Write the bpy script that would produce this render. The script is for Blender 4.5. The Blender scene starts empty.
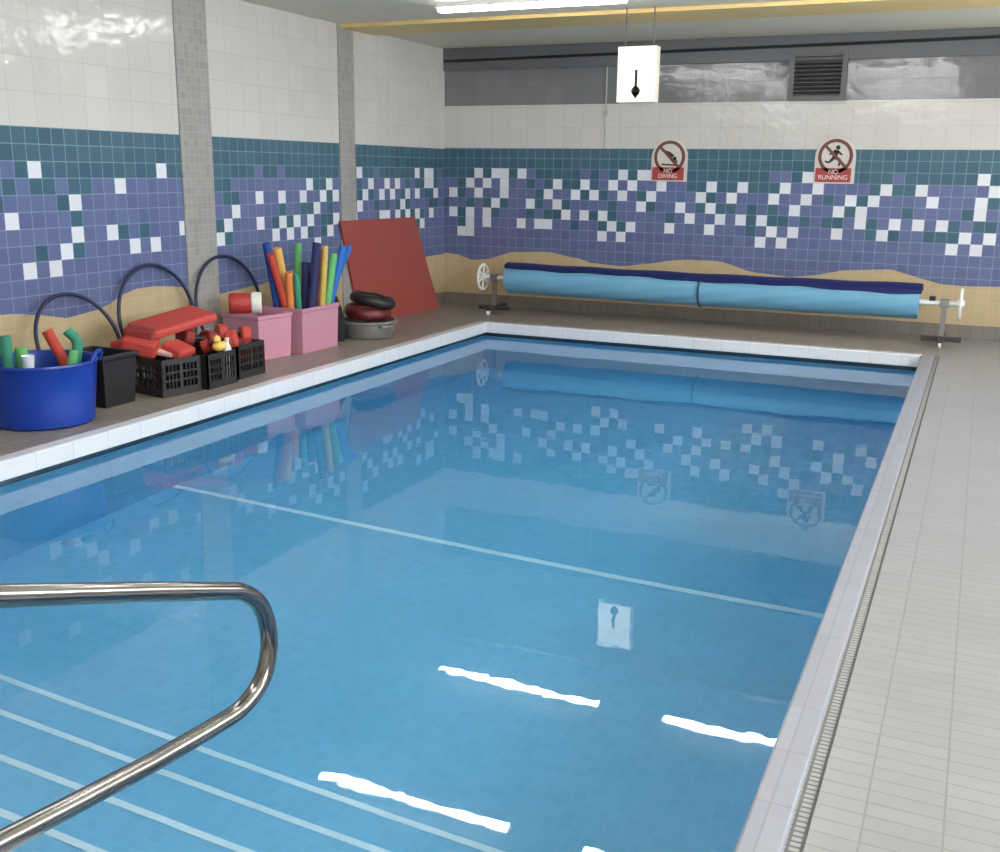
import bpy, bmesh, math, random
from mathutils import Vector, Matrix
random.seed(7)
S = bpy.context.scene
C = S.collection
PI = math.pi

# ------------------------------------------------------------------ materials
def nmat(name):
    m = bpy.data.materials.new(name); m.use_nodes = True
    nt = m.node_tree; b = nt.nodes['Principled BSDF']
    return m, nt, b

def plain(name, col, rough=0.5, metal=0.0, spec=0.5, noise=0.0, nscale=20.0, bump=0.0):
    m, nt, b = nmat(name)
    b.inputs['Base Color'].default_value = (*col, 1)
    b.inputs['Roughness'].default_value = rough
    b.inputs['Metallic'].default_value = metal
    b.inputs['Specular IOR Level'].default_value = spec
    if noise or bump:
        tc = nt.nodes.new('ShaderNodeTexCoord')
        n = nt.nodes.new('ShaderNodeTexNoise'); n.inputs['Scale'].default_value = nscale; n.inputs['Detail'].default_value = 4
        nt.links.new(tc.outputs['Object'], n.inputs['Vector'])
        if noise:
            r = nt.nodes.new('ShaderNodeMapRange')
            r.inputs['To Min'].default_value = 1 - noise; r.inputs['To Max'].default_value = 1 + noise
            nt.links.new(n.outputs['Fac'], r.inputs['Value'])
            mx = nt.nodes.new('ShaderNodeMix'); mx.data_type = 'RGBA'; mx.blend_type = 'MULTIPLY'
            mx.inputs['Factor'].default_value = 1; mx.inputs['A'].default_value = (*col, 1)
            nt.links.new(r.outputs['Result'], mx.inputs['B'])
            nt.links.new(mx.outputs['Result'], b.inputs['Base Color'])
        if bump:
            bp = nt.nodes.new('ShaderNodeBump'); bp.inputs['Strength'].default_value = bump; bp.inputs['Distance'].default_value = .01
            nt.links.new(n.outputs['Fac'], bp.inputs['Height']); nt.links.new(bp.outputs['Normal'], b.inputs['Normal'])
    return m

def tile(name, c1, c2, grout, axes, pu, pv, phu=0.0, phv=0.0, rough=0.15, mortar=.003, bump=.15, stain=0.0, stain_col=(.3, .3, .3), wav=.006, offset=0.0):
    """Square-tile surface: axes picks the two world axes that run along the tiles."""
    m, nt, b = nmat(name); L = nt.links
    geo = nt.nodes.new('ShaderNodeNewGeometry')
    sep = nt.nodes.new('ShaderNodeSeparateXYZ'); L.new(geo.outputs['Position'], sep.inputs[0])
    com = nt.nodes.new('ShaderNodeCombineXYZ')
    for k, (a, ph) in enumerate(zip(axes, (phu, phv))):
        ad = nt.nodes.new('ShaderNodeMath'); ad.operation = 'SUBTRACT'; ad.inputs[1].default_value = ph - 1000 * (pu, pv)[k]
        L.new(sep.outputs['XYZ'.index(a)], ad.inputs[0]); L.new(ad.outputs[0], com.inputs[k])
    br = nt.nodes.new('ShaderNodeTexBrick'); br.offset = offset; br.squash = 1
    br.inputs['Scale'].default_value = 1; br.inputs['Brick Width'].default_value = pu; br.inputs['Row Height'].default_value = pv
    br.inputs['Mortar Size'].default_value = mortar; br.inputs['Mortar Smooth'].default_value = .3
    br.inputs['Color1'].default_value = (*c1, 1); br.inputs['Color2'].default_value = (*c2, 1); br.inputs['Mortar'].default_value = (*grout, 1)
    L.new(com.outputs[0], br.inputs['Vector'])
    out = br.outputs['Color']
    n = nt.nodes.new('ShaderNodeTexNoise'); n.inputs['Scale'].default_value = 2.2; n.inputs['Detail'].default_value = 5
    L.new(geo.outputs['Position'], n.inputs['Vector'])
    if stain:
        r = nt.nodes.new('ShaderNodeMapRange'); r.inputs['From Min'].default_value = .45; r.inputs['From Max'].default_value = .75
        r.inputs['To Max'].default_value = stain; L.new(n.outputs['Fac'], r.inputs['Value'])
        mx = nt.nodes.new('ShaderNodeMix'); mx.data_type = 'RGBA'
        L.new(r.outputs['Result'], mx.inputs['Factor']); L.new(out, mx.inputs['A']); mx.inputs['B'].default_value = (*stain_col, 1)
        out = mx.outputs['Result']
    L.new(out, b.inputs['Base Color'])
    b.inputs['Roughness'].default_value = rough
    n2 = nt.nodes.new('ShaderNodeTexNoise'); n2.inputs['Scale'].default_value = 7; n2.inputs['Detail'].default_value = 2
    L.new(geo.outputs['Position'], n2.inputs['Vector'])
    b1 = nt.nodes.new('ShaderNodeBump'); b1.inputs['Strength'].default_value = 1; b1.inputs['Distance'].default_value = wav
    L.new(n2.outputs['Fac'], b1.inputs['Height'])
    b2 = nt.nodes.new('ShaderNodeBump'); b2.invert = True; b2.inputs['Strength'].default_value = bump; b2.inputs['Distance'].default_value = .004
    L.new(br.outputs['Fac'], b2.inputs['Height']); L.new(b1.outputs['Normal'], b2.inputs['Normal'])
    L.new(b2.outputs['Normal'], b.inputs['Normal'])
    return m

def emit(name, col, strength):
    m, nt, b = nmat(name)
    b.inputs['Base Color'].default_value = (*col, 1)
    b.inputs['Emission Color'].default_value = (*col, 1); b.inputs['Emission Strength'].default_value = strength
    b.inputs['Roughness'].default_value = .4
    return m

# ------------------------------------------------------------------ mesh helpers
def obj(name, bm, mats, parent=None, smooth=False, bevel=0.0):
    bmesh.ops.recalc_face_normals(bm, faces=bm.faces) if smooth != 'keep' else None
    me = bpy.data.meshes.new(name); bm.to_mesh(me); bm.free()
    if not isinstance(mats, (list, tuple)): mats = [mats]
    for m in mats: me.materials.append(m)
    o = bpy.data.objects.new(name, me); C.objects.link(o)
    if smooth is True:
        for p in me.polygons: p.use_smooth = True
        me.set_sharp_from_angle(angle=math.radians(40))
    if bevel:
        md = o.modifiers.new('bevel', 'BEVEL'); md.width = bevel; md.segments = 2; md.limit_method = 'ANGLE'
    if parent:
        o.parent = parent
        o.matrix_parent_inverse = Matrix.Translation(-parent.location) if parent.rotation_euler[:] == (0, 0, 0) else parent.matrix_basis.inverted()
    return o

def tag(o, label, cat, group=None, kind=None):
    o['label'] = label; o['category'] = cat
    if group: o['group'] = group
    if kind: o['kind'] = kind
    return o

def thing(name, label, cat, loc, group=None):
    o = bpy.data.objects.new(name, None); C.objects.link(o); o.location = loc; o.empty_display_size = .1
    return tag(o, label, cat, group)

def struct(name, bm, mats, smooth=False, bevel=0.0, label=None, parent=None):
    o = obj(name, bm, mats, parent, smooth, bevel); o['kind'] = 'structure'
    if label: o['label'] = label
    return o

def B(): return bmesh.new()

def box(bm, x0, x1, y0, y1, z0, z1, mi=0):
    v = [bm.verts.new(p) for p in ((x0, y0, z0), (x1, y0, z0), (x1, y1, z0), (x0, y1, z0), (x0, y0, z1), (x1, y0, z1), (x1, y1, z1), (x0, y1, z1))]
    for f in ((3, 2, 1, 0), (4, 5, 6, 7), (0, 1, 5, 4), (1, 2, 6, 5), (2, 3, 7, 6), (3, 0, 4, 7)):
        bm.faces.new([v[i] for i in f]).material_index = mi
    return bm

def hexa(bm, pts, mi=0):
    v = [bm.verts.new(p) for p in pts]
    for f in ((3, 2, 1, 0), (4, 5, 6, 7), (0, 1, 5, 4), (1, 2, 6, 5), (2, 3, 7, 6), (3, 0, 4, 7)):
        bm.faces.new([v[i] for i in f]).material_index = mi
    return bm

def quad(bm, pts, mi=0):
    f = bm.faces.new([bm.verts.new(p) for p in pts]); f.material_index = mi; return f

def tube(bm, pts, r, seg=12, closed=False, caps=True, mi=0):
    pts = [Vector(p) for p in pts]; n = len(pts); rings = []
    rad = r if isinstance(r, (list, tuple)) else [r] * n
    up = None
    for i, p in enumerate(pts):
        a = pts[(i - 1) % n] if (closed or i > 0) else p
        c = pts[(i + 1) % n] if (closed or i < n - 1) else p
        t = (c - a).normalized()
        if up is None:
            up = Vector((0, 0, 1)) if abs(t.z) < .9 else Vector((1, 0, 0))
        u = (up - t * up.dot(t)).normalized(); w = t.cross(u); up = u
        rings.append([bm.verts.new(p + (u * math.cos(k * 2 * PI / seg) + w * math.sin(k * 2 * PI / seg)) * rad[i]) for k in range(seg)])
    for i in range(n if closed else n - 1):
        a, c = rings[i], rings[(i + 1) % n]
        for k in range(seg):
            bm.faces.new((a[k], a[(k + 1) % seg], c[(k + 1) % seg], c[k])).material_index = mi
    if caps and not closed:
        bm.faces.new(list(reversed(rings[0]))).material_index = mi; bm.faces.new(rings[-1]).material_index = mi
    return bm

def lathe(bm, prof, cx, cy, cz=0, seg=40, mi=0, wob=None):
    rings = []
    for r, z in prof:
        if r < 1e-5: rings.append([bm.verts.new((cx, cy, cz + z))]); continue
        rings.append([bm.verts.new((cx + r * math.cos(a) * (1 + (wob(a, z) if wob else 0)), cy + r * math.sin(a) * (1 + (wob(a, z) if wob else 0)), cz + z)) for a in (k * 2 * PI / seg for k in range(seg))])
    for a, c in zip(rings, rings[1:]):
        for k in range(seg):
            k2 = (k + 1) % seg
            if len(a) == 1 and len(c) == 1: continue
            if len(a) == 1: f = (a[0], c[k], c[k2])
            elif len(c) == 1: f = (a[k], a[k2], c[0])
            else: f = (a[k], a[k2], c[k2], c[k])
            bm.faces.new(f).material_index = mi
    return bm

def bez(pts, n=8):
    """Catmull-Rom through pts."""
    P = [Vector(p) for p in pts]; P = [P[0] * 2 - P[1]] + P + [P[-1] * 2 - P[-2]]; out = []
    for i in range(1, len(P) - 2):
        a, b, c, d = P[i - 1:i + 3]
        for k in range(n):
            t = k / n
            out.append(.5 * ((2 * b) + (c - a) * t + (2 * a - 5 * b + 4 * c - d) * t * t + (3 * b - a - 3 * c + d) * t ** 3))
    out.append(P[-2]); return out

# ------------------------------------------------------------------ the room's main dimensions (metres)
XL, XR, YB, YN = -5.268, 2.0, 10.2, -1.3      # walls
ZC = 2.623                                    # ceiling
PXL, PXR, PYN, PYF = -4.30, -.245, 1.2, 9.11  # outer edge of the coping
CW = .095                                     # coping width
WZ = -.127                                    # water level
PD = WZ - 1.12                                # pool floor at the shallow end
PF = WZ - 1.60                                # and at the far, deep end

WHITE, WHITE2, GROUT = (.76, .77, .82), (.69, .70, .75), (.62, .64, .68)
TEAL, TEAL2 = (.048, .112, .160), (.062, .137, .185)
BLUE, BLUE2 = (.112, .138, .272), (.132, .16, .305)
SAND, SAND2 = (.50, .39, .235), (.53, .415, .255)
GROUTB = (.22, .26, .40)

PZ = .1004                                    # row height of the wall mosaic
ZG = 2.057                                    # where the grey glazed tiles start
def wallset(tagname, axes, pu, phu, phv):
    t = lambda n, a, b, g, **k: tile(n + '_' + tagname, a, b, g, axes, pu, PZ, phu + pu / 2, phv + PZ / 2, **k)
    return [t('white_tile', WHITE, WHITE2, (.6, .6, .64), mortar=.002),
            t('teal_tile', TEAL, TEAL2, (.16, .27, .33), mortar=.0035),
            t('blue_tile', BLUE, BLUE2, GROUTB, mortar=.0035),
            t('sand_tile', SAND, SAND2, (.62, .46, .24), mortar=.0025),
            tile('cream_tile_' + tagname, (.58, .545, .505), (.61, .575, .535), (.50, .47, .445), axes, pu * 2, PZ * 2, phu + pu / 2, phv + PZ * 14.5, mortar=.003, rough=.12, wav=.006),
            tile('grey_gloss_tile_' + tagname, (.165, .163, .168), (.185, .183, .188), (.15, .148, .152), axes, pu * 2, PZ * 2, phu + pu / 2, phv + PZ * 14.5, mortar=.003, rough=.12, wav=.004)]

def interp(tab, u):
    if u <= tab[0][0]: return tab[0][1]
    for (a, za), (b, zb) in zip(tab, tab[1:]):
        if u <= b:
            t = (u - a) / (b - a); t = t * t * (3 - 2 * t) if abs(b - a) > .3 else t
            return za + (zb - za) * t
    return tab[-1][1]

WHITES_BACK = {12: [-49, -47, -46, -44, -33, -31, -30, -15, 0], 11: [-50, -48, -46, -40, -37, -34, -32, -29, -24, -21, -17, -14, -8, -5, 1],
  10: [-52, -49, -46, -41, -38, -36, -33, -30, -25, -22, -18, -15, -11, -9, -4, 0], 9: [-47, -43, -40, -31, -27, -24, -16, -12, -10, 0],
  8: [-52, -50, -48, -39, -37, -35, -26, -23, -21, -19, -10, -7, -5, -3], 7: [-50, -48, -44, -42, -41, -34, -32, -28, -24, -18, -16, -12, -8, -1, 1],
  6: [-51, -50, -35, -33, -19, -17, -2, 0]}
WHITES_LEFT = {12: [85, 96, 98, 99], 11: [77, 80, 87, 90, 92, 98, 99], 10: [70, 73, 76, 79, 81, 86, 89, 91, 94, 96, 100],
  9: [67, 78, 85, 93, 62, 46, 30, 18], 8: [61, 66, 70, 73, 75, 77, 81, 84, 89, 90, 92, 94, 96, 99, 51, 54, 42, 38, 35],
  7: [50, 56, 58, 65, 72, 74, 76, 80, 97, 40, 33, 31], 6: [47, 49, 78, 34, 19]}
for c in range(10, 66):      # the same repeat carries on towards the near end of the room
    for r in (10, 11, 12):
        if (c * 7 + r * 5) % 11 == 0: WHITES_LEFT[r].append(c)
SAND_BACK = [(-5.295, 0.547), (-5.085, 0.524), (-4.939, 0.478), (-4.729, 0.498), (-4.556, 0.557), (-4.474, 0.582), (-4.081, 0.598), (-3.743, 0.552), (-3.597, 0.508), (-3.287, 0.492), (-2.986, 0.526), (-2.803, 0.564), (-2.62, 0.586), (-2.337, 0.586), (-1.899, 0.492), (-1.607, 0.469), (-1.36, 0.5), (-1.123, 0.558), (-0.712, 0.582), (-0.475, 0.519), (-0.292, 0.474), (-0.119, 0.466), (0.192, 0.475), (0.639, 0.578), (1.187, 0.578), (2.0, 0.487)]
SAND_LEFT = [(-1.187, 0.487), (-0.274, 0.578), (0.639, 0.469), (2.009, 0.578), (3.104, 0.478), (4.017, 0.533), (4.519, 0.531), (4.738, 0.499), (4.948, 0.455), (5.204, 0.478), (5.314, 0.503), (5.441, 0.554), (5.569, 0.583), (5.77, 0.585), (6.026, 0.555), (6.437, 0.463), (6.939, 0.487), (7.395, 0.569), (8.034, 0.578), (8.674, 0.487), (9.313, 0.478), (9.86, 0.527), (10.198, 0.529)]

def mosaic(P, u0, u1, pu, phu, phv, whites, sand, seed):
    """P(u,z) -> point. Faces carry material 0 white, 1 teal, 2 blue, 3 sand, 4 cream, 5 grey."""
    bm = B(); rnd = random.Random(seed)
    k0 = math.floor((u0 - phu) / pu + .5) - 1; k1 = math.ceil((u1 - phu) / pu + .5) + 1
    wset = {(c, r) for r, cs in whites.items() for c in cs}
    zlow = phv + PZ * 4.5
    for c in range(k0, k1):
        a, b = max(u0, phu + pu * (c - .5)), min(u1, phu + pu * (c + .5))
        if b - a < 1e-4: continue
        for j in range(3):                                   # the wavy sand line cuts through the tiles
            s, e = a + (b - a) * j / 3, a + (b - a) * (j + 1) / 3
            hs, he = interp(sand, s), interp(sand, e)
            quad(bm, [P(s, 0), P(e, 0), P(e, he), P(s, hs)], 3)
            quad(bm, [P(s, hs), P(e, he), P(e, zlow), P(s, zlow)], 2)
        for r in range(5, 15):
            z0, z1 = phv + PZ * (r - .5), phv + PZ * (r + .5)
            if (c, r) in wset: mi = 0
            else:
                near = sum(((c + dx, r + dy) in wset) for dx in (-1, 0, 1) for dy in (-1, 0, 1))
                wave = 11.6 + 1.2 * math.sin(c * .39 + seed) + rnd.uniform(-1.4, 1.4)
                if r >= 12: mi = 1 if (r > 12 or rnd.random() < .85) else 2
                elif r <= 6: mi = 2
                elif r >= wave: mi = 1
                else: mi = 1 if (near >= 2 and r < 11 and rnd.random() < .45) else 2
            quad(bm, [P(a, z0), P(b, z0), P(b, z1), P(a, z1)], mi)
        zt = phv + PZ * 14.5
        quad(bm, [P(a, zt), P(b, zt), P(b, ZG), P(a, ZG)], 4)
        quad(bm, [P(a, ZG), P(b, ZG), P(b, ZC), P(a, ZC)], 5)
    return bm

# ------------------------------------------------------------------ walls
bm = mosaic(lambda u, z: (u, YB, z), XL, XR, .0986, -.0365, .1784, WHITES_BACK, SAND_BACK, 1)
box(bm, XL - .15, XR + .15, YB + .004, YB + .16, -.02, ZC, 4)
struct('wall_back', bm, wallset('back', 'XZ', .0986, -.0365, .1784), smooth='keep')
bm = mosaic(lambda u, z: (XL, u, z), YN, YB, .1000, -.0037, .1702, WHITES_LEFT, SAND_LEFT, 4)
box(bm, XL - .16, XL - .004, YN, YB, -.02, ZC, 4)
ml = wallset('left', 'YZ', .1000, -.0037, .1702); ml[5] = ml[4]
struct('wall_left', bm, ml, smooth='keep')

cream = tile('cream_wall_tile', (.74, .70, .65), (.78, .74, .69), (.66, .63, .60), 'YZ', .216, .22, mortar=.003, rough=.2)
WIN = [(.1, 2.0), (2.5, 4.4), (4.9, 6.6), (7.3, 8.9)]  # unseen windows put in to light the room; last one for the back wall
SILL, HEAD = .95, 2.3
bm = B()
box(bm, XR, XR + .18, YN, YB, -.02, SILL); box(bm, XR, XR + .18, YN, YB, HEAD, ZC)
ed = [YN] + [v for w in WIN for v in w] + [YB]
for a, b in zip(ed[::2], ed[1::2]): box(bm, XR, XR + .18, a, b, SILL, HEAD)
struct('wall_right', bm, cream)
bm = B(); box(bm, XL - .15, XR + .18, YN - .15, YN, -.02, ZC)
struct('wall_near', bm, tile('cream_wall_tile_near', (.74, .70, .65), (.78, .74, .69), (.66, .63, .60), 'XZ', .216, .22, mortar=.003, rough=.2))
frame_m = plain('white_window_frame', (.8, .8, .8), .35)
pane_m = emit('glowing_frosted_pane', (.90, .96, 1.0), 7.5)  # added panes glow themselves in place of daylight
for i, (a, b) in enumerate(WIN):
    bm = B(); t = .05
    for q in ((a, a + t, SILL, HEAD), (b - t, b, SILL, HEAD), (a + t, b - t, SILL, SILL + t), (a + t, b - t, HEAD - t, HEAD), ((a + b) / 2 - .02, (a + b) / 2 + .02, SILL + t, HEAD - t)):
        box(bm, XR + .02, XR + .10, q[0], q[1], q[2], q[3])
    w = struct('unseen_window_%d' % (i + 1), bm, frame_m)
    bm = B()
    for p, q in ((a + t, (a + b) / 2 - .02), ((a + b) / 2 + .02, b - t)): box(bm, XR + .05, XR + .06, p, q, SILL + t, HEAD - t)
    obj('pane', bm, pane_m, w)

# pilasters on the left wall
pil = tile('grey_pilaster_tile', (.30, .285, .265), (.36, .34, .32), (.42, .41, .39), 'YZ', .0547, .055, mortar=.002, rough=.3)
for i, (a, b) in enumerate(((6.099, 6.437), (8.167, 8.413))):
    bm = B(); box(bm, XL, XL + .012, a, b, 0, ZC); struct('trim_%d' % (i + 1), bm, pil)

# ceiling, bulkhead above the back wall
ceil_m = plain('cream_ceiling_paint', (.74, .68, .54), .6, noise=.04, nscale=3)
bm = B(); box(bm, XL - .15, XR + .18, YN - .15, YB + .15, ZC, ZC + .12); struct('ceiling', bm, ceil_m)
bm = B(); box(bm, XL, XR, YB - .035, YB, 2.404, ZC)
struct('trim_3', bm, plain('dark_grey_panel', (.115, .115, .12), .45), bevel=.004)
bm = B(); box(bm, XL, XR, 8.22, 8.78, ZC - .03, ZC)
struct('trim_4', bm, plain('golden_timber', (.78, .56, .22), .45, noise=.12, nscale=6), bevel=.004)

# ------------------------------------------------------------------ deck
brown = tile('brown_deck_tile', (.265, .230, .195), (.30, .262, .222), (.20, .175, .15), 'XY', .11, .11, mortar=.004, rough=.38, bump=.3, stain=.5, stain_col=(.19, .165, .145))
pale = tile('pale_deck_tile', (.27, .265, .27), (.29, .285, .29), (.21, .206, .204), 'XY', .165, .055, phu=.065, mortar=.003, rough=.30, bump=.25, stain=.35, stain_col=(.225, .22, .218), wav=.006)
grate = tile('channel_grate', (.34, .33, .32), (.30, .29, .28), (.12, .12, .12), 'XY', .03, .02, mortar=.004, rough=.5, bump=.6)
bm = B(); Z0 = -.14
box(bm, XL, PXL, YN, YB, Z0, 0, 0)
box(bm, PXL, -.22, PYF, YB, Z0, 0, 0)
box(bm, -.205, XR, YN, YB, Z0, 0, 1)
box(bm, PXL, -.205, YN, PYN, Z0, 0, 1)
box(bm, PXR, -.205, PYN, PYF, Z0, -.008, 2)
box(bm, -.22, -.205, PYF, YB, Z0, 0, 1)
struct('floor', bm, [brown, pale, grate])
# dark tiled skirting along the back and left walls
skb = tile('dark_skirting_tile', (.20, .175, .15), (.225, .195, .17), (.14, .125, .11), 'XZ', .1, .125, rough=.35)
skl = tile('dark_skirting_tile_left', (.20, .175, .15), (.225, .195, .17), (.14, .125, .11), 'YZ', .1, .125, rough=.35)
bm = B(); box(bm, XL, XR, YB - .010, YB, 0, .124); struct('baseboard_back', bm, skb)
bm = B(); box(bm, XL, XL + .010, YN, YB - .010, 0, .124); struct('baseboard_left', bm, skl)

# coping (white on the left and far side, pale stone on the right)
cop = tile('white_coping_tile', (.72, .72, .74), (.69, .69, .72), (.57, .57, .59), 'XY', .245, .245, mortar=.003, rough=.25)
cop_r = tile('pale_coping_tile', (.26, .26, .305), (.29, .29, .335), (.22, .22, .25), 'XY', .3, .245, mortar=.003, rough=.35, stain=.35, stain_col=(.22, .22, .245))
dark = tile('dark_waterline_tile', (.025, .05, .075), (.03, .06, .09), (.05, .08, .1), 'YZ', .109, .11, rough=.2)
CZ = -.095
for n, m, (a, b, c, d) in (('trim_5', cop, (PXL, PXL + CW, PYN, PYF)), ('trim_6', cop, (PXL + CW, PXR - CW, PYF - CW, PYF)),
                           ('trim_7', cop_r, (PXR - CW, PXR, PYN, PYF)), ('trim_8', cop, (PXL + CW, PXR - CW, PYN, PYN + CW))):
    bm = B(); box(bm, a, b, c, d, CZ, .004); struct(n, bm, m, bevel=.008)

# pool basin: tiled inside of the tank, with a dark band at the waterline
pb = lambda ax: tile('pool_blue_tile_' + ax, (.22, .53, .75), (.255, .57, .79), (.285, .58, .78), ax, .052, .052, mortar=.003, rough=.3, bump=.1, stain=.35, stain_col=(.175, .47, .69))
IX0, IX1, IY0, IY1 = PXL + .03, PXR - .03, PYN + .03, PYF - .03
bm = B()
def ring(z0, z1, mi0, mi1):
    quad(bm, [(IX0, IY0, z0), (IX0, IY1, z0), (IX0, IY1, z1), (IX0, IY0, z1)], mi0)
    quad(bm, [(IX1, IY1, z0), (IX1, IY0, z0), (IX1, IY0, z1), (IX1, IY1, z1)], mi0)
    quad(bm, [(IX0, IY1, z0), (IX1, IY1, z0), (IX1, IY1, z1), (IX0, IY1, z1)], mi1)
    quad(bm, [(IX1, IY0, z0), (IX0, IY0, z0), (IX0, IY0, z1), (IX1, IY0, z1)], mi1)
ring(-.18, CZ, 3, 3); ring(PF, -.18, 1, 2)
quad(bm, [(IX0, IY0, PD), (IX1, IY0, PD), (IX1, 4.74, PD), (IX0, 4.74, PD)], 0)
quad(bm, [(IX0, 4.74, PD), (IX1, 4.74, PD), (IX1, IY1, PF), (IX0, IY1, PF)], 0)
box(bm, PXL - .05, PXR + .05, PYN - .05, PYF + .05, PF - .2, PF - .05, 0)
struct('pool_basin', bm, [pb('XY'), pb('YZ'), pb('XZ'), dark], smooth='keep')
# white line of tiles across the pool floor
nose = plain('white_nosing_tile', (.92, .95, 1.0), .3)
bm = B(); box(bm, IX0, IX1, 4.705, 4.745, PD, PD + .004); struct('trim_9', bm, nose)
# underwater steps with white nosings
EDG = [(2.663, 1.02), (2.402, .86), (2.126, .70), (1.85, .54), (1.58, .38)]
bm = B(); ys = IY0
for y, d in EDG: box(bm, IX0, IX1, IY0, y, PD, WZ - d)
st = struct('pool_steps', bm, [pb('XY')])
bm = B()
for y, d in EDG: box(bm, IX0, IX1, y - .022, y + .003, WZ - d - .02, WZ - d + .003)
obj('nosing', bm, nose, st)['label'] = 'white nosing strips on the edges of the steps'

# water: a clear body filling the tank
m, nt, b = nmat('clear_water'); nt.nodes.remove(b)
gl = nt.nodes.new('ShaderNodeBsdfGlass'); gl.inputs['IOR'].default_value = 1.333; gl.inputs['Roughness'].default_value = 0.0
gl.inputs['Color'].default_value = (.97, .99, 1.0, 1)
geo = nt.nodes.new('ShaderNodeNewGeometry')
mp = nt.nodes.new('ShaderNodeMapping'); mp.inputs['Scale'].default_value = (1, 1, 1)
n1 = nt.nodes.new('ShaderNodeTexNoise'); n1.inputs['Scale'].default_value = 3.0; n1.inputs['Detail'].default_value = 3
nt.links.new(geo.outputs['Position'], mp.inputs[0]); nt.links.new(mp.outputs[0], n1.inputs['Vector'])
bp = nt.nodes.new('ShaderNodeBump'); bp.inputs['Strength'].default_value = 1; bp.inputs['Distance'].default_value = .0008
nt.links.new(n1.outputs['Fac'], bp.inputs['Height']); nt.links.new(bp.outputs['Normal'], gl.inputs['Normal'])
nt.links.new(gl.outputs[0], nt.nodes['Material Output'].inputs['Surface'])
va = nt.nodes.new('ShaderNodeVolumeAbsorption'); va.inputs['Color'].default_value = (.50, .86, .97, 1); va.inputs['Density'].default_value = .36
nt.links.new(va.outputs[0], nt.nodes['Material Output'].inputs['Volume'])
bm = B(); box(bm, IX0 - .015, IX1 + .015, IY0 - .015, IY1 + .015, PF - .02, WZ)
wat = obj('pool_water', bm, m); tag(wat, 'clear blue water filling the swimming pool', 'water', kind='stuff')

# ------------------------------------------------------------------ ceiling lamps
lamp_body = plain('white_lamp_body', (.8, .8, .78), .4)
lamp_on = emit('lit_fluorescent_diffuser', (1.0, .985, .96), 18.0)
rows = [(7.48, 'farthest row'), (5.63, 'second row from the back wall'), (3.78, 'third row from the back wall'), (1.93, 'nearest row')]
for y, rl in rows:
    for x0, side in ((-3.92, 'left'), (-1.92, 'right')):
        t = thing('ceiling_light', 'white fluorescent batten on the ceiling, %s, %s of its pair' % (rl, side), 'ceiling light', (x0 + .745, y, ZC), 'fluorescent ceiling lights')
        bm = B(); box(bm, x0, x0 + 1.49, y - .04, y + .04, ZC - .035, ZC); obj('housing', bm, lamp_body, t)
        bm = B(); box(bm, x0 + .01, x0 + 1.48, y - .033, y + .033, ZC - .065, ZC - .035); obj('diffuser', bm, lamp_on, t, bevel=.012)

# ------------------------------------------------------------------ back wall fittings
black = plain('black_plastic', (.012, .012, .014), .45)
dgrey = plain('dark_grey_metal', (.075, .074, .07), .55)
# vent grille
t = thing('ventilation_grille', 'dark grey square ventilation grille high on the back wall', 'ventilation grille', (-1.495, YB, 2.057))
bm = B(); x0, x1, z0, z1 = -1.744, -1.247, 2.057, 2.50; w = .041
for q in ((x0, x1, z0, z0 + w), (x0, x1, z1 - w, z1), (x0, x0 + w, z0 + w, z1 - w), (x1 - w, x1, z0 + w, z1 - w)): box(bm, q[0], q[1], YB - .055, YB, q[2], q[3])
obj('frame', bm, plain('grey_grille_frame', (.12, .12, .115), .5), t)
bm = B(); box(bm, x0 + w, x1 - w, YB - .012, YB - .002, z0 + w, z1 - w); obj('backing', bm, black, t)
for k in range(10):
    z = z0 + w + .003 + k * .0355
    bm = B(); hexa(bm, [(x0 + w, YB - .052, z), (x1 - w, YB - .052, z), (x1 - w, YB - .012, z + .022), (x0 + w, YB - .012, z + .022),
                        (x0 + w, YB - .052, z + .008), (x1 - w, YB - .052, z + .008), (x1 - w, YB - .012, z + .030), (x0 + w, YB - .012, z + .030)])
    obj('slat', bm, dgrey, t)
# emergency exit light box, hung from the ceiling over the far end of the pool
EX, EY, EZ = -2.53, 8.12, 1.927
t = thing('exit_sign', 'cream lit exit light box with a black down arrow, hanging from the ceiling', 'exit sign', (EX, EY, EZ))
bm = B(); box(bm, EX - .155, EX + .155, EY - .045, EY + .045, EZ, EZ + .41); obj('housing', bm, plain('cream_plastic', (.72, .68, .58), .4), t, bevel=.006)
lit = emit('lit_cream_panel', (1, .95, .80), 1.0)
for sg in (-1, 1):
    yf = EY + sg * .047
    bm = B(); box(bm, EX - .143, EX + .143, yf - .002, yf + .002, EZ + .012, EZ + .398); obj('panel', bm, lit, t)
    bm = B(); y = yf + sg * .004; cx = EX
    box(bm, cx - .012, cx + .012, y - .002, y + .002, EZ + .085, EZ + .24)
    bmesh.ops.create_cone(bm, cap_ends=True, segments=20, radius1=.036, radius2=.036, depth=.004, matrix=Matrix.Translation((cx, y, EZ + .085)) @ Matrix.Rotation(PI / 2, 4, 'X'))
    hexa(bm, [(cx - .005, y - .002, EZ + .03), (cx + .005, y - .002, EZ + .03), (cx + .005, y + .002, EZ + .03), (cx - .005, y + .002, EZ + .03), (cx - .038, y - .002, EZ + .078), (cx + .038, y - .002, EZ + .078), (cx + .038, y + .002, EZ + .078), (cx - .038, y + .002, EZ + .078)])
    obj('down_arrow', bm, black, t)
for dx in (-.11, .11):
    bm = B(); tube(bm, [(EX + dx, EY, EZ + .405), (EX + dx, EY, ZC)], .006, 8); obj('hanging_rod', bm, dgrey, t, smooth=True)
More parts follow.
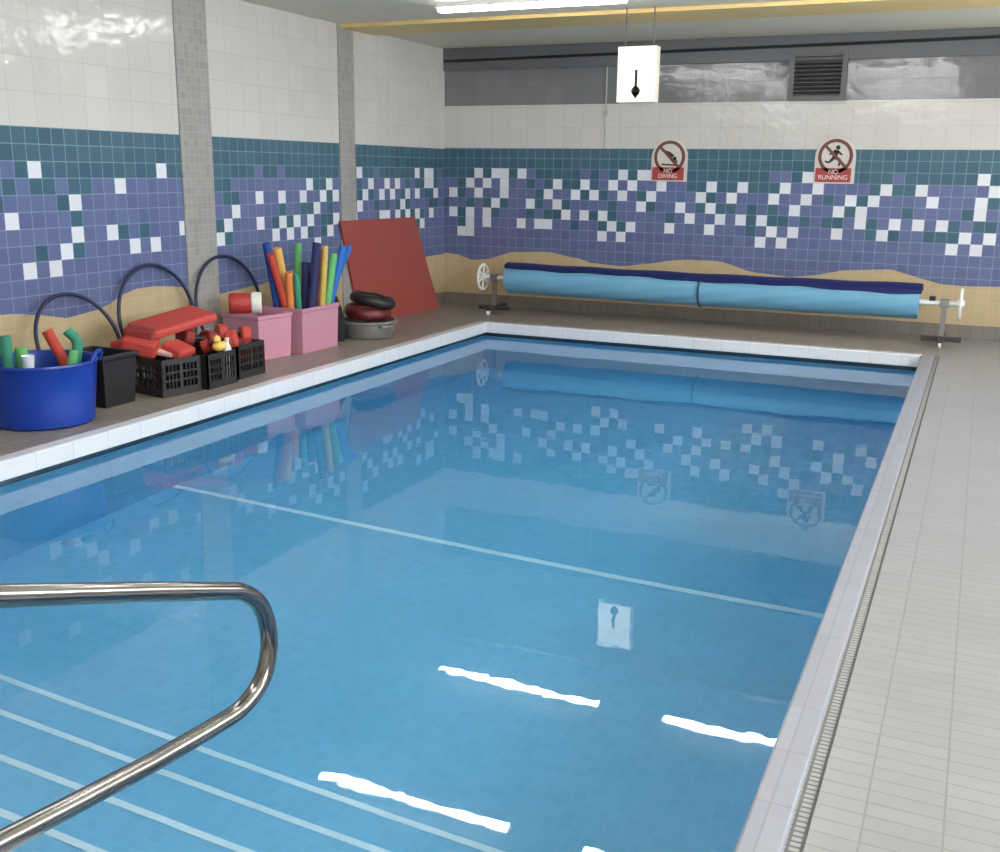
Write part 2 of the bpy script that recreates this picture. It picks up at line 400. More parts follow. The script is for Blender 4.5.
# prohibition signs
sgw = plain('white_sign_plastic', (.62, .57, .51), .35)
ringm = plain('dark_red_brown_ring', (.15, .045, .03), .4)
pict = plain('dark_pictogram', (.02, .017, .015), .5)
redp = plain('dark_red_panel', (.36, .045, .04), .4)
txm = plain('pale_lettering', (.85, .72, .68), .5)
def disc(bm, cx, cz, y, r, d=.002):
    bmesh.ops.create_cone(bm, cap_ends=True, segments=20, radius1=r, radius2=r, depth=d, matrix=Matrix.Translation((cx, y, cz)) @ Matrix.Rotation(PI / 2, 4, 'X'))
def limb(bm, a, b, y, r0, r1):
    a, b = Vector((a[0], y, a[1])), Vector((b[0], y, b[1])); t = (b - a).normalized(); n = Vector((-t.z, 0, t.x))
    f = [a + n * r0, a - n * r0, b - n * r1, b + n * r1]
    hexa(bm, [p + Vector((0, -.001, 0)) for p in f] + [p + Vector((0, .001, 0)) for p in f])
def prohibition(x0, x1, z0, z1, label, words, fig):
    t = thing('safety_sign', label, 'sign', ((x0 + x1) / 2, YB, z0), 'prohibition signs on the back wall')
    cx = (x0 + x1) / 2; R = (x1 - x0) * .43; cz = z1 - R - .01
    zr = z0 + (z1 - z0) * .34
    # board: rounded top around the ring
    bm = B(); prof = [(x0, z0), (x1, z0), (x1, cz)]
    for k in range(1, 16):
        a = k * PI / 16; prof.append((cx + (x1 - x0) / 2 * math.cos(a), cz + (z1 - cz) * math.sin(a)))
    prof.append((x0, cz))
    fr = [bm.verts.new((p[0], YB - .010, p[1])) for p in prof]; bk = [bm.verts.new((p[0], YB - .001, p[1])) for p in prof]
    bm.faces.new(fr); bm.faces.new(list(reversed(bk)))
    for k in range(len(prof)): bm.faces.new((fr[k], bk[k], bk[(k + 1) % len(prof)], fr[(k + 1) % len(prof)]))
    obj('board', bm, sgw, t)
    bm = B(); y = YB - .013; n = 40; ro, ri = R, R * .80
    pr = [[bm.verts.new((cx + r * math.cos(k * 2 * PI / n), yy, cz + r * math.sin(k * 2 * PI / n))) for k in range(n)] for r, yy in ((ro, y), (ri, y), (ri, y + .003), (ro, y + .003))]
    for j in range(4):
        for k in range(n): bm.faces.new((pr[j][k], pr[j][(k + 1) % n], pr[(j + 1) % 4][(k + 1) % n], pr[(j + 1) % 4][k]))
    q = R * .62
    limb(bm, (cx - q, cz + q), (cx + q, cz - q), y - .001, R * .085, R * .085)
    obj('prohibition_ring', bm, ringm, t)
    bm = B(); y = YB - .012
    if fig == 'dive':
        disc(bm, cx + R * .34, cz - R * .10, y, R * .12)
        limb(bm, (cx + R * .22, cz + R * .02), (cx - R * .14, cz + R * .28), y, R * .13, R * .10)
        limb(bm, (cx - R * .14, cz + R * .28), (cx - R * .52, cz + R * .40), y, R * .09, R * .05)
        limb(bm, (cx + R * .26, cz), (cx + R * .52, cz - R * .34), y, R * .06, R * .04)
        limb(bm, (cx - R * .5, cz - R * .46), (cx + R * .4, cz - R * .50), y, R * .05, R * .05)
    else:
        disc(bm, cx + R * .12, cz + R * .50, y, R * .13)
        limb(bm, (cx + R * .06, cz + R * .36), (cx - R * .06, cz - R * .06), y, R * .16, R * .12)
        limb(bm, (cx - R * .04, cz - R * .06), (cx + R * .30, cz - R * .22), y, R * .10, R * .07)
        limb(bm, (cx + R * .30, cz - R * .22), (cx + R * .22, cz - R * .56), y, R * .07, R * .05)
        limb(bm, (cx - R * .06, cz - R * .06), (cx - R * .34, cz - R * .36), y, R * .10, R * .06)
        limb(bm, (cx - R * .34, cz - R * .36), (cx - R * .60, cz - R * .30), y, R * .06, R * .05)
        limb(bm, (cx + R * .10, cz + R * .30), (cx + R * .38, cz + R * .08), y, R * .06, R * .05)
        limb(bm, (cx, cz + R * .28), (cx - R * .36, cz + R * .10), y, R * .06, R * .05)
    obj('pictogram', bm, pict, t)
    bm = B(); box(bm, x0 + .012, x1 - .03, YB - .013, YB - .009, z0 + .012, zr); obj('red_panel', bm, redp, t)['label'] = 'dark red panel with pale lettering'
    cu = bpy.data.curves.new('lettering', 'FONT'); cu.body = words; cu.size = .056; cu.align_x = 'CENTER'; cu.extrude = .001; cu.space_line = .85
    src = bpy.data.objects.new('lettering_source', cu); me = bpy.data.meshes.new_from_object(src); bpy.data.objects.remove(src); me.name = 'lettering'
    me.materials.clear(); me.materials.append(txm); o = bpy.data.objects.new('lettering', me); C.objects.link(o)
    o.parent = t; o.location = (-.009, -.0145, zr - z0 - .053); o.rotation_euler = (PI / 2, 0, 0)
prohibition(-3.004, -2.648, 1.327, 1.721, 'white no diving sign with dark ring and red panel, left of the two', 'NO\nDIVING', 'dive')
prohibition(-1.464, -1.109, 1.332, 1.736, 'white no running sign with dark ring and red panel, under the grey grille', 'NO\nRUNNING', 'run')
# cables
bm = B(); tube(bm, [(XL + .02, YB - .045, 2.496), (-3.2, YB - .045, 2.518), (-1.37, YB - .045, 2.532), (0, YB - .045, 2.546), (XR - .02, YB - .045, 2.55)], .013, 8)
tag(obj('cable', bm, black), 'black cable running along the top of the back wall', 'cable')
bm = B(); tube(bm, [(-3.492, YB - .006, 1.637), (-3.492, YB - .006, 2.404)], .007, 8); box(bm, -3.515, -3.469, YB - .022, YB, 1.948, 1.994)
tag(obj('conduit', bm, plain('grey_conduit', (.42, .41, .39), .5)), 'thin grey vertical conduit on the pale tiles of the back wall', 'conduit')

# ------------------------------------------------------------------ pool cover on its reel
t = thing('pool_cover_reel', 'rolled light blue pool cover on a wheeled reel along the back wall', 'pool cover', (-2.36, 9.65, 0))
RX0, RX1, RY, RZ, RR = -4.26, -.426, 9.65, .364, .141
lb = plain('light_blue_cover', (.145, .36, .53), .45, noise=.10, nscale=3, bump=.4)
nv = plain('navy_cover_edge', (.008, .012, .11), .42, noise=.2, nscale=8)
bm = B(); n, seg = 44, 36; rings = []
for i in range(n + 1):
    x = RX0 + (RX1 - RX0) * i / n; sag = -.010 * math.sin(PI * i / n)
    rings.append([bm.verts.new((x, RY + math.cos(k * 2 * PI / seg) * (RR + .004 * math.sin(k * 1.7 + i * .9) + .003 * math.sin(i * .5)), RZ + sag + math.sin(k * 2 * PI / seg) * (RR + .004 * math.sin(k * 1.3 + i * .7)))) for k in range(seg)])
for a, c in zip(rings, rings[1:]):
    for k in range(seg): bm.faces.new((a[k], a[(k + 1) % seg], c[(k + 1) % seg], c[k]))
bm.faces.new(list(reversed(rings[0]))); bm.faces.new(rings[-1])
obj('rolled_cover', bm, lb, t, smooth=True)
bm = B(); rings = []
for i in range(n + 1):
    x = RX0 - .015 + (RX1 + .03 - RX0) * i / n; sag = -.010 * math.sin(PI * i / n); row = []
    lo = math.radians(131 + 3 * math.sin(i * .35) + 2 * math.sin(i * 1.1) + 16 * i / n)
    for rr in (RR + .018, RR + .006):
        for k in range(13):
            a = math.radians(35) + (lo - math.radians(35)) * k / 12
            a = a if rr > RR + .01 else math.radians(35) + (lo - math.radians(35)) * (12 - k) / 12
            row.append(bm.verts.new((x, RY + math.cos(a) * (rr + .003 * math.sin(i * .8)), RZ + sag + math.sin(a) * (rr + .003 * math.sin(i * .8)))))
    rings.append(row)
L = len(rings[0])
for a, c in zip(rings, rings[1:]):
    for k in range(L): bm.faces.new((a[k], a[(k + 1) % L], c[(k + 1) % L], c[k]))
bm.faces.new(list(reversed(rings[0]))); bm.faces.new(rings[-1])
obj('cover_edge', bm, nv, t, smooth=True)['label'] = 'navy outer edge of the cover'
bm = B(); tube(bm, [(-2.31, RY + math.cos(a) * (RR + .008), RZ - .010 + math.sin(a) * (RR + .008)) for a in (math.radians(140 + k * 10) for k in range(18))], .010, 6)
obj('strap', bm, plain('dark_strap', (.02, .05, .12), .6), t)
wm = plain('white_enamel', (.82, .82, .80), .3); stl = plain('steel_post', (.32, .31, .30), .35, metal=.8); dk = plain('dark_foot_bar', (.035, .033, .03), .5)
bm = B(); tube(bm, [(RX0 - .30, RY, RZ), (RX1 + .33, RY, RZ)], .022, 12); obj('axle', bm, wm, t, smooth=True)['label'] = 'white axle tube'
for sx, sg in ((RX0 - .16, -1), (RX1 + .20, 1)):
    bm = B(); box(bm, sx - .02, sx + .02, RY - .022, RY + .022, .07, RZ + .03); box(bm, sx - .035, sx + .035, RY - .04, RY + .04, RZ - .035, RZ + .035)
    obj('stand', bm, stl, t, bevel=.004)
    bm = B(); box(bm, sx - .022, sx + .022, RY - .16, RY + .26, .045, .085); box(bm, sx - .16, sx + .16, RY - .025, RY + .025, .04, .08); obj('foot', bm, dk, t, bevel=.004)
    for yy in (RY - .14, RY + .24):
        bm = B(); bmesh.ops.create_cone(bm, cap_ends=True, segments=18, radius1=.026, radius2=.026, depth=.024, matrix=Matrix.Translation((sx, yy, .026)) @ Matrix.Rotation(PI / 2, 4, 'Y'))
        obj('caster', bm, wm, t, bevel=.003)
    hx = sx + sg * .125
    bm = B(); tube(bm, [(hx, RY + .125 * math.cos(k * PI / 16), RZ + .125 * math.sin(k * PI / 16)) for k in range(32)], .012, 8, closed=True)
    for k in range(3):
        a = k * PI / 3 + .4
        tube(bm, [(hx, RY - .12 * math.cos(a), RZ - .12 * math.sin(a)), (hx, RY + .12 * math.cos(a), RZ + .12 * math.sin(a))], .009, 8)
    tube(bm, [(hx - .03, RY, RZ), (hx + .03, RY, RZ)], .035, 14)
    obj('handwheel', bm, wm, t, smooth=True)['label'] = 'white spoked handwheel'
bm = B(); box(bm, RX1 + .075, RX1 + .125, RY - .03, RY + .03, RZ + .02, RZ + .055); obj('clamp', bm, black, t, bevel=.004)

# ------------------------------------------------------------------ grab rail in the foreground
t = thing('handrail', 'polished steel pool handrail looping over the steps in the foreground', 'handrail', (-1.36, .62, 0))
chrome = plain('polished_steel', (.25, .238, .228), .16, metal=1.0, noise=.25, nscale=9)
X = -1.36; r = .0195
path = [(X, .62, 0), (X, .62, .4), (X, .62, .78), (X, .655, .855), (X, .73, .868)] + [(X, 1.095, .734), (X, 1.25, .680), (X, 1.45, .609), (X, 1.62, .547)]
loop = bez([(X, 1.62, .547), (X, 1.69, .518), (X, 1.745, .472), (X, 1.772, .41), (X, 1.773, .345), (X, 1.74, .285), (X, 1.664, .255), (X, 1.56, .258)], 8)
low = [(X, 1.389, .2735), (X, 1.215, .296), (X, 1.085, .314), (X, .63, .376)]
pts = bez(path[:5], 6) + [Vector(p) for p in path[5:8]] + loop + [Vector(p) for p in low]
bm = B(); tube(bm, pts, r, 20); obj('rail_tube', bm, chrome, t, smooth=True)
bm = B(); lathe(bm, [(0, 0), (.055, 0), (.055, .006), (.045, .014), (.024, .018), (.024, .03), (0, .03)], X, .62, 0, 28); obj('flange', bm, chrome, t, smooth=True)

# ------------------------------------------------------------------ things along the left deck
def noodle(pts, r, mat, label, group, name='pool_noodle'):
    bm = B(); p = bez(pts, 5); tube(bm, p, r, 14)
    o = obj(name, bm, mat, None, smooth=True); return tag(o, label, 'pool noodle', group)
foam = lambda n, c: plain(n + '_foam', c, .75, noise=.08, nscale=60, bump=.2)
F = {'blue': foam('blue', (.012, .055, .30)), 'bright': foam('bright_blue', (.02, .14, .50)), 'navy': foam('navy', (.018, .022, .10)), 'red': foam('red', (.50, .055, .035)), 'dred': foam('dark_red', (.20, .03, .03)),
     'orange': foam('orange', (.72, .22, .06)), 'amber': foam('amber', (.80, .42, .10)), 'yellow': foam('yellow', (.62, .42, .10)), 'green': foam('green', (.14, .46, .15)), 'teal': foam('teal_green', (.04, .26, .16))}

# blue flexible tub
cx, cy = -4.70, 4.20
t = thing('tub', 'large round blue flexible tub of foam toys at the left end of the deck', 'tub', (cx, cy, 0))
bl = plain('blue_rubber', (.004, .042, .34), .32, noise=.1, nscale=4)
wob = lambda a, z: .012 * math.sin(3 * a + 1) + .01 * math.sin(5 * a) * z
bm = B(); lathe(bm, [(0, .0), (.25, 0), (.265, .012), (.283, .18), (.297, .335), (.307, .345), (.305, .357), (.289, .355), (.284, .335), (.271, .18), (.255, .02), (0, .014)], cx, cy, 0, 56, wob=wob)
obj('body', bm, bl, t, smooth=True)
for a in (.5, .5 + PI):
    u = Vector((math.cos(a), math.sin(a), 0)); w = Vector((-u.y, u.x, 0)); o = Vector((cx, cy, 0))
    bm = B(); tube(bm, bez([o + u * .297 + w * -.08 + Vector((0, 0, .34)), o + u * .315 + w * -.065 + Vector((0, 0, .385)), o + u * .32 + Vector((0, 0, .40)), o + u * .315 + w * .065 + Vector((0, 0, .385)), o + u * .297 + w * .08 + Vector((0, 0, .34))], 6), .012, 10)
    obj('handle', bm, bl, t, smooth=True)
G = 'foam toys in the blue tub'
noodle([(-4.80, 4.10, .05), (-4.83, 4.10, .28), (-4.838, 4.10, .485)], .032, F['teal'], 'dark green foam piece standing at the left of the blue tub', G, 'foam_toy')
noodle([(-4.765, 4.16, .05), (-4.785, 4.16, .25), (-4.795, 4.165, .415)], .034, F['green'], 'short light green foam piece, second from the left in the blue tub', G, 'foam_toy')
noodle([(-4.60, 4.32, .05), (-4.63, 4.31, .30), (-4.675, 4.285, .43), (-4.70, 4.265, .505)], .030, F['red'], 'red foam piece leaning left in the blue tub', G, 'foam_toy')
noodle([(-4.60, 4.26, .05), (-4.59, 4.34, .30), (-4.595, 4.375, .43), (-4.64, 4.35, .50)], .029, F['teal'], 'green foam piece bending left at the right of the blue tub', G, 'foam_toy')
noodle([(-4.58, 4.20, .05), (-4.545, 4.27, .30), (-4.545, 4.30, .40)], .026, F['green'], 'light green foam end at the right rim of the blue tub', G, 'foam_toy')
t = thing('cup', 'small white cup at the rim of the blue tub', 'cup', (-4.70, 4.12, .30))
bm = B(); lathe(bm, [(0, 0), (.026, 0), (.034, .09), (.036, .095), (.031, .09), (.024, .008), (0, .008)], -4.70, 4.12, .29, 20); obj('body', bm, plain('white_plastic', (.8, .85, .9), .3), t, smooth=True)

# hoops leaning on the left wall
hm = plain('navy_hoop_plastic', (.016, .022, .07), .4)
def hoop(y, xb, xt, R, label, ztop, yaw=0):
    bm = B(); c = Vector(((xb + xt) / 2, y, ztop / 2 + .005)); d = Vector((xt - xb, 0, ztop)) / 2; u = Vector((0, 1, 0))
    tube(bm, [c + d * math.sin(k * PI / 32) + u * R * math.cos(k * PI / 32) for k in range(64)], .013, 10, closed=True)
    tag(obj('hoop', bm, hm, None, smooth=True), label, 'hoop', 'navy hoops leaning on the left wall')
hoop(4.88, -4.98, -5.21, .325, 'navy hoop leaning behind the blue tub', .612)
hoop(5.67, -5.10, -5.235, .368, 'navy hoop leaning on the wall behind the black crates', .735)
hoop(6.45, -5.11, -5.235, .375, 'navy hoop leaning on the grey pilaster behind the pink boxes', .745)

# black bin next to the blue tub
def spin(bm, x, y, deg):
    M = Matrix.Translation((x, y, 0)) @ Matrix.Rotation(math.radians(deg), 4, 'Z') @ Matrix.Translation((-x, -y, 0)); bmesh.ops.transform(bm, matrix=M, verts=bm.verts)
def bin_(name, x0, x1, y0, y1, hgt, mat, label, cat, taper=.03, wall=.012, rim=.012, group=None, yaw=0):
    t = thing(name, label, cat, ((x0 + x1) / 2, (y0 + y1) / 2, 0), group)
    bm = B()
    def rect(ins, z): return [bm.verts.new(p) for p in ((x0 + ins, y0 + ins, z), (x1 - ins, y0 + ins, z), (x1 - ins, y1 - ins, z), (x0 + ins, y1 - ins, z))]
    loops = [rect(taper, 0), rect(rim, hgt - .03), rect(0, hgt - .028), rect(0, hgt), rect(rim + wall, hgt), rect(taper + wall, wall)]
    bm.faces.new(list(reversed(loops[0]))); bm.faces.new(loops[-1])
    for a, c in zip(loops, loops[1:]):
        for k in range(4): bm.faces.new((a[k], a[(k + 1) % 4], c[(k + 1) % 4], c[k]))
    spin(bm, x1, y0, yaw); obj('body', bm, mat, t, bevel=.008); return t
blk = plain('black_bin_plastic', (.010, .008, .010), .5)
bin_('storage_bin', -4.98, -4.60, 4.56, 4.86, .315, blk, 'plain black square bin between the blue tub and the crates', 'bin')

# black lattice crates
cm = plain('black_crate_plastic', (.022, .019, .019), .5, noise=.3, nscale=10)
def crate(x0, x1, y0, y1, hgt, label, yaw=0):
    t = thing('crate', label, 'crate', ((x0 + x1) / 2, (y0 + y1) / 2, 0), 'black lattice crates on the left deck')
    bm = B(); w = .012
    box(bm, x0, x1, y0, y1, 0, .012)
    def side(P):
        # P(u,v,z): u along the side 0..1, v depth
        def bar(u0, u1, z0, z1): hexa(bm, [P(u0, 0, z0), P(u1, 0, z0), P(u1, w, z0), P(u0, w, z0), P(u0, 0, z1), P(u1, 0, z1), P(u1, w, z1), P(u0, w, z1)])
        bar(0, 1, .012, .05); bar(0, 1, hgt - .035, hgt)
        bar(0, .1, .05, hgt - .035); bar(.9, 1, .05, hgt - .035); bar(.46, .54, .05, hgt - .035)
        for k in range(2): zz = .05 + (hgt - .085) * (k + 1) / 3; bar(.1, .46, zz - .006, zz + .006); bar(.54, .9, zz - .006, zz + .006)
        for u in (.19, .28, .37, .63, .72, .81): bar(u - .012, u + .012, .05, hgt - .035)
    side(lambda u, v, z: (x0 + (x1 - x0) * u, y0 + v, z)); side(lambda u, v, z: (x0 + (x1 - x0) * u, y1 - v, z))
    side(lambda u, v, z: (x0 + v, y0 + (y1 - y0) * u, z)); side(lambda u, v, z: (x1 - v, y0 + (y1 - y0) * u, z))
    spin(bm, x1, y0, yaw); obj('body', bm, cm, t)
    return t
crate(-4.97, -4.535, 4.965, 5.265, .235, 'black lattice crate of red floats beside the plain black bin', -12)
crate(-4.90, -4.455, 5.30, 5.60, .225, 'black lattice crate in the middle of the row of three')
crate(-4.90, -4.495, 5.66, 5.955, .235, 'black lattice crate in front of the pink boxes')

red = plain('red_foam_board', (.52, .055, .04), .6, noise=.08, nscale=30); dred = plain('dark_red_foam', (.26, .025, .02), .65, noise=.15, nscale=20)
GR = 'red swim floats in the black crates'
def slab(c, size, rot, mat, label, name='swim_float', cat='swim float', bev=.02, group=GR):
    bm = B(); a, b, d = (s / 2 for s in size); box(bm, -a, a, -b, b, -d, d)
    M = Matrix.Translation(c) @ Matrix.Rotation(rot[2], 4, 'Z') @ Matrix.Rotation(rot[1], 4, 'Y') @ Matrix.Rotation(rot[0], 4, 'X')
    bmesh.ops.transform(bm, matrix=M, verts=bm.verts)
    o = obj(name, bm, mat, None, bevel=bev); return tag(o, label, cat, group)
def dumbbell(c, rot, mat, label):
    t = thing('foam_dumbbell', label, 'foam dumbbell', c, GR)
    M = Matrix.Translation(c) @ Matrix.Rotation(rot[2], 4, 'Z') @ Matrix.Rotation(rot[1], 4, 'Y')
    for s in (-1, 1):
        bm = B(); bmesh.ops.create_cone(bm, cap_ends=True, segments=20, radius1=.06, radius2=.06, depth=.07, matrix=Matrix.Translation((s * .085, 0, 0)) @ Matrix.Rotation(PI / 2, 4, 'Y'))
        bmesh.ops.transform(bm, matrix=M, verts=bm.verts); obj('float_end', bm, mat, t, smooth=True, bevel=.012)
    bm = B(); tube(bm, [(-.06, 0, 0), (.06, 0, 0)], .016, 12); bmesh.ops.transform(bm, matrix=M, verts=bm.verts); obj('grip', bm, black, t, smooth=True)
slab((-4.77, 5.36, .415), (.30, .50, .06), (.16, .12, -.25), red, 'large red kickboard lying across the tops of the black crates', 'kickboard', 'kickboard')
slab((-4.80, 5.10, .365), (.20, .14, .09), (0, .1, .45), dred, 'dark red float block under the near end of the kickboard')
slab((-4.76, 5.04, .30), (.22, .13, .10), (.1, .2, .5), red, 'bright red float block at the near corner of the first crate')
slab((-4.90, 5.06, .285), (.14, .14, .09), (.1, 0, .1), red, 'small red float block at the wall side of the first crate')
slab((-4.60, 5.20, .265), (.16, .17, .08), (0, .35, .1), red, 'red float slipping over the pool side of the first crate')
slab((-4.63, 5.12, .26), (.10, .07, .03), (.3, .2, .5), plain('pale_pink_foam', (.75, .45, .42), .6), 'small pale pink float on the rim of the first crate', bev=.01)
dumbbell((-4.66, 5.47, .30), (0, .2, 1.2), dred, 'dark red foam dumbbell in the middle crate')
dumbbell((-4.58, 5.58, .27), (0, -.2, .5), red, 'red foam dumbbell at the pool side of the middle crate')
dumbbell((-4.80, 5.60, .28), (0, .1, .2), dred, 'dark red foam dumbbell at the wall side of the middle crate')
dumbbell((-4.72, 5.90, .27), (0, .15, 1.0), red, 'red foam dumbbell in the crate in front of the pink boxes')
slab((-4.66, 5.90, .16), (.16, .16, .16), (0, 0, .3), dred, 'dark red float block seen through the lattice of the last crate')
# small yellow duck and a white bottle
yl = plain('yellow_rubber', (.85, .55, .12), .45)
t = thing('rubber_duck', 'small yellow bath duck on the middle crate', 'toy duck', (-4.60, 5.66, .22))
bm = B(); bmesh.ops.create_uvsphere(bm, u_segments=16, v_segments=10, radius=.04, matrix=Matrix.Translation((-4.60, 5.66, .235)) @ Matrix.Diagonal((1.0, 1.3, .85, 1)))
bmesh.ops.create_uvsphere(bm, u_segments=14, v_segments=9, radius=.027, matrix=Matrix.Translation((-4.595, 5.635, .285)))
bmesh.ops.create_cone(bm, cap_ends=True, segments=10, radius1=.02, radius2=.002, depth=.045, matrix=Matrix.Translation((-4.60, 5.715, .255)) @ Matrix.Rotation(-.9, 4, 'X'))
obj('body', bm, yl, t, smooth=True)
bm = B(); bmesh.ops.create_cone(bm, cap_ends=True, segments=8, radius1=.011, radius2=.004, depth=.02, matrix=Matrix.Translation((-4.587, 5.607, .283)) @ Matrix.Rotation(PI / 2, 4, 'X')); obj('beak', bm, F['orange'], t, smooth=True)
t.location += Vector((.09, -.17, .02))
t = thing('bottle', 'small white bottle between the middle and the last crate', 'bottle', (-4.50, 5.56, .012))
bm = B(); lathe(bm, [(0, 0), (.026, 0), (.028, .01), (.028, .22), (.014, .255), (.014, .27), (0, .27)], -4.50, 5.56, .012, 18); obj('body', bm, plain('white_bottle', (.8, .8, .78), .35), t, smooth=True)
bm = B(); lathe(bm, [(0, 0), (.016, 0), (.016, .025), (.012, .03), (0, .03)], -4.50, 5.56, .275, 16); obj('cap', bm, sgw, t, smooth=True)

# pink boxes and what stands in them
pk = plain('pink_plastic', (.56, .26, .345), .42, noise=.05, nscale=4)
bin_('storage_box', -5.165, -4.785, 6.28, 6.655, .338, pk, 'pink plastic box with red drum float, nearer of the two', 'storage box', .018, .01, .008, 'pink storage boxes', -7)
bin_('storage_box', -5.08, -4.685, 6.70, 7.22, .352, pk, 'pink plastic box of noodles, farther of the two', 'storage box', .018, .01, .008, 'pink storage boxes')
t = thing('drum_float', 'red and white drum float lying in the nearer pink box', 'float', (-4.98, 6.38, .34))
ax = Vector((.8, .6, 0)); o = Vector((-4.975, 6.375, .418))
bm = B(); tube(bm, [o - ax * .115, o - ax * .105, o + ax * .035, o + ax * .045], [.062, .078, .078, .07], 24); obj('drum', bm, plain('red_float', (.42, .03, .025), .45), t, smooth=True)
bm = B(); tube(bm, [o + ax * .045, o + ax * .055, o + ax * .115, o + ax * .125], [.07, .082, .082, .068], 24); obj('end_disc', bm, plain('white_float', (.78, .76, .70), .45), t, smooth=True)['label'] = 'white end disc'
GN = 'foam noodles standing in the pink box'
def nd(tp, b, r, col, label):
    b, tp = Vector(b), Vector(tp); noodle([b, (b + tp) / 2 + Vector((.004, -.003, 0)), tp], r, F[col], label, GN)
nd((-4.958, 6.641, .849), (-4.958, 6.824, .03), .030, 'blue', 'dark blue noodle, leftmost in the farther pink box')
nd((-4.895, 6.601, .771), (-4.895, 6.894, .03), .028, 'red', 'red noodle between the dark blue and amber ones')
nd((-4.949, 6.766, .804), (-4.949, 6.964, .03), .034, 'amber', 'amber noodle leaning left, beside the red one')
nd((-4.85, 6.77, .62), (-4.86, 6.80, .03), .030, 'orange', 'short orange noodle right of the amber one')
nd((-4.805, 6.80, .61), (-4.80, 6.83, .03), .026, 'teal', 'short dark green noodle beside the short orange one')
nd((-4.984, 7.094, .823), (-4.984, 7.026, .03), .029, 'green', 'tall upright light green noodle in the middle')
nd((-4.841, 6.991, .686), (-4.841, 6.925, .03), .034, 'navy', 'shorter navy noodle right of the tall light green one')
nd((-4.761, 7.033, .835), (-4.761, 6.86, .03), .034, 'navy', 'tall navy noodle left of the dark red one')
nd((-4.837, 7.185, .769), (-4.837, 7.009, .03), .024, 'dred', 'dark red noodle between the navy and mustard ones')
nd((-4.744, 7.119, .808), (-4.744, 7.0, .03), .026, 'yellow', 'mustard yellow noodle right of the dark red one')
nd((-4.768, 7.275, .733), (-4.775, 7.07, .03), .033, 'green', 'light green noodle leaning right, in front of the bright blue ones')
nd((-4.745, 7.385, .79), (-4.80, 7.10, .03), .032, 'bright', 'thick bright blue noodle leaning right over the rim')
nd((-4.745, 7.49, .785), (-4.90, 7.08, .03), .022, 'bright', 'thin bright blue noodle, rightmost of all')

# black sack beside the grey bowl
bm = B(); lathe(bm, [(0, 0), (.105, 0), (.12, .03), (.115, .16), (.10, .28), (.07, .36), (.035, .40), (0, .405)], -4.90, 7.40, 0, 24, wob=lambda a, z: .10 * math.sin(3 * a + z * 9) + .05 * math.sin(7 * a))
tag(obj('sack', bm, plain('black_fabric', (.012, .010, .011), .8, bump=.5, nscale=14), None, smooth=True), 'black fabric sack between the pink box and the grey bowl', 'sack')
# grey bowl with swim rings
bx, by = -4.74, 7.74
t = thing('bowl', 'wide grey plastic bowl of dark swim rings beside the red mat', 'bowl', (bx, by, 0))
gy = plain('grey_plastic', (.21, .20, .195), .45)
bm = B(); lathe(bm, [(0, 0), (.19, 0), (.205, .012), (.235, .125), (.255, .135), (.255, .15), (.232, .15), (.222, .125), (.195, .02), (0, .014)], bx, by, 0, 48); obj('body', bm, gy, t, smooth=True)
for a in (-.35, -.35 + PI):
    u = Vector((math.cos(a), math.sin(a), 0)); w = Vector((-u.y, u.x, 0)); o = Vector((bx, by, .125))
    bm = B(); tube(bm, bez([o + u * .235 - w * .06, o + u * .27 - w * .05 + Vector((0, 0, -.01)), o + u * .275 + w * .05 + Vector((0, 0, -.01)), o + u * .235 + w * .06], 6), .011, 8); obj('handle', bm, gy, t, smooth=True)
def torus(c, R, r, tilt, mat, label, yaw=0):
    bm = B(); M = Matrix.Translation(c) @ Matrix.Rotation(yaw, 4, 'Z') @ Matrix.Rotation(tilt, 4, 'Y')
    tube(bm, [M @ Vector((R * math.cos(k * PI / 20), R * math.sin(k * PI / 20), .004 * math.sin(k * .9))) for k in range(40)], r, 14, closed=True)
    tag(obj('swim_ring', bm, mat, None, smooth=True), label, 'swim ring', 'swim rings in the grey bowl')
dr = plain('dark_red_vinyl', (.12, .012, .012), .35, noise=.2, nscale=9); bv = plain('black_vinyl', (.014, .011, .011), .4)
torus((bx, by, .215), .145, .058, .10, dr, 'dark red swim ring lying in the grey bowl')
torus((bx + .035, by + .03, .315), .155, .046, .20, bv, 'black swim ring lying on top of the dark red one', .6)

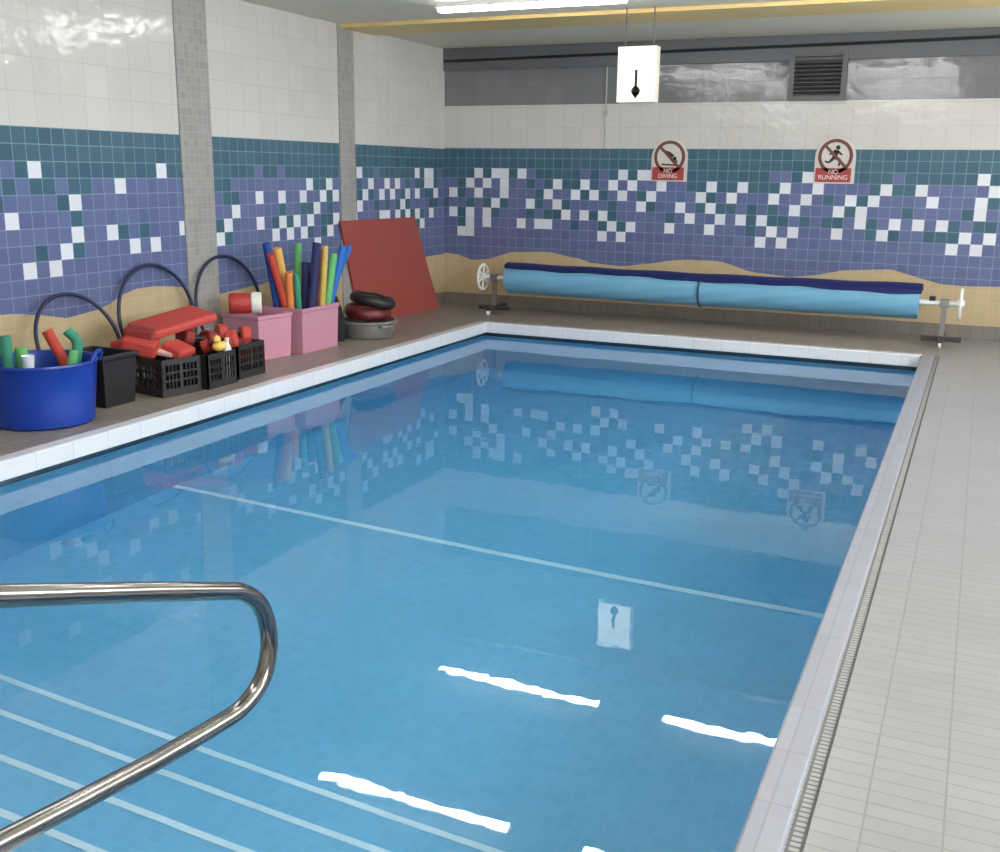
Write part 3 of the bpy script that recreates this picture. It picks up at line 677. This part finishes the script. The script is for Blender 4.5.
# red mat leaning in the corner
A, Bv, Cc, D = Vector((-5.20, 8.40, .0)), Vector((-5.10, 9.77, .0)), Vector((-5.235, 9.49, .943)), Vector((-5.235, 8.11, .953))
nrm = (Bv - A).cross(D - A).normalized(); nrm = nrm if nrm.x > 0 else -nrm
th = .035; g = 10
bm = B(); grid = []
for lay in (0, -th):
    rows_ = []
    for j in range(g + 1):
        row = []
        for i in range(g + 1):
            s, q = i / g, j / g
            p = (A * (1 - s) + Bv * s) * (1 - q) + (D * (1 - s) + Cc * s) * q
            p = p + nrm * (lay - .012 * math.sin(PI * q)); row.append(bm.verts.new((max(p.x, XL + .014), p.y, max(p.z, .001))))
        rows_.append(row)
    grid.append(rows_)
for lay in range(2):
    for j in range(g):
        for i in range(g):
            a = grid[lay]; bm.faces.new((a[j][i], a[j][i + 1], a[j + 1][i + 1], a[j + 1][i]))
edge = [(0, i) for i in range(g)] + [(j, g) for j in range(g)] + [(g, i) for i in range(g, 0, -1)] + [(j, 0) for j in range(g, 0, -1)]
for k in range(len(edge)):
    a, c = edge[k], edge[(k + 1) % len(edge)]
    bm.faces.new((grid[0][a[0]][a[1]], grid[0][c[0]][c[1]], grid[1][c[0]][c[1]], grid[1][a[0]][a[1]]))
tag(obj('exercise_mat', bm, plain('red_mat_vinyl', (.33, .064, .054), .5, noise=.05, nscale=5), None, smooth=True), 'large red mat leaning on the left wall near the corner', 'mat')

# ------------------------------------------------------------------ camera and world
cam = bpy.data.cameras.new('camera'); co = bpy.data.objects.new('camera', cam); C.objects.link(co)
X_ = Vector((.91073442, .10852919, -.39847739)); Y_ = Vector((.41279465, -.20935189, .88643802)); Z_ = Vector((.0127824, -.97179895, -.23546424))
# rows give world axes in camera space (x right, y down, z forward)
right = Vector((X_.x, Y_.x, Z_.x)); down = Vector((X_.y, Y_.y, Z_.y)); fwd = Vector((X_.z, Y_.z, Z_.z))
R = Matrix((right, -down, -fwd)).transposed()
co.matrix_world = Matrix.Translation((0, 0, 1.4)) @ R.to_4x4()
cam.sensor_fit = 'HORIZONTAL'; cam.sensor_width = 36; cam.lens = 36 * 1050.08 / 1000; cam.clip_start = .05
S.camera = co
w = bpy.data.worlds.new('world'); S.world = w; w.use_nodes = True
w.node_tree.nodes['Background'].inputs[0].default_value = (.6, .75, 1, 1); w.node_tree.nodes['Background'].inputs[1].default_value = .3
S.view_settings.view_transform = 'Standard'; S.view_settings.look = 'None'; S.view_settings.exposure = 0.68; S.view_settings.gamma = 1.0; S.view_settings.use_curve_mapping = False
cy_ = S.cycles
cy_.use_denoising = True; cy_.max_bounces = 16; cy_.diffuse_bounces = 8; cy_.glossy_bounces = 6; cy_.transmission_bounces = 12
cy_.caustics_refractive = True; cy_.caustics_reflective = True; cy_.sample_clamp_indirect = 12.0; cy_.blur_glossy = .3
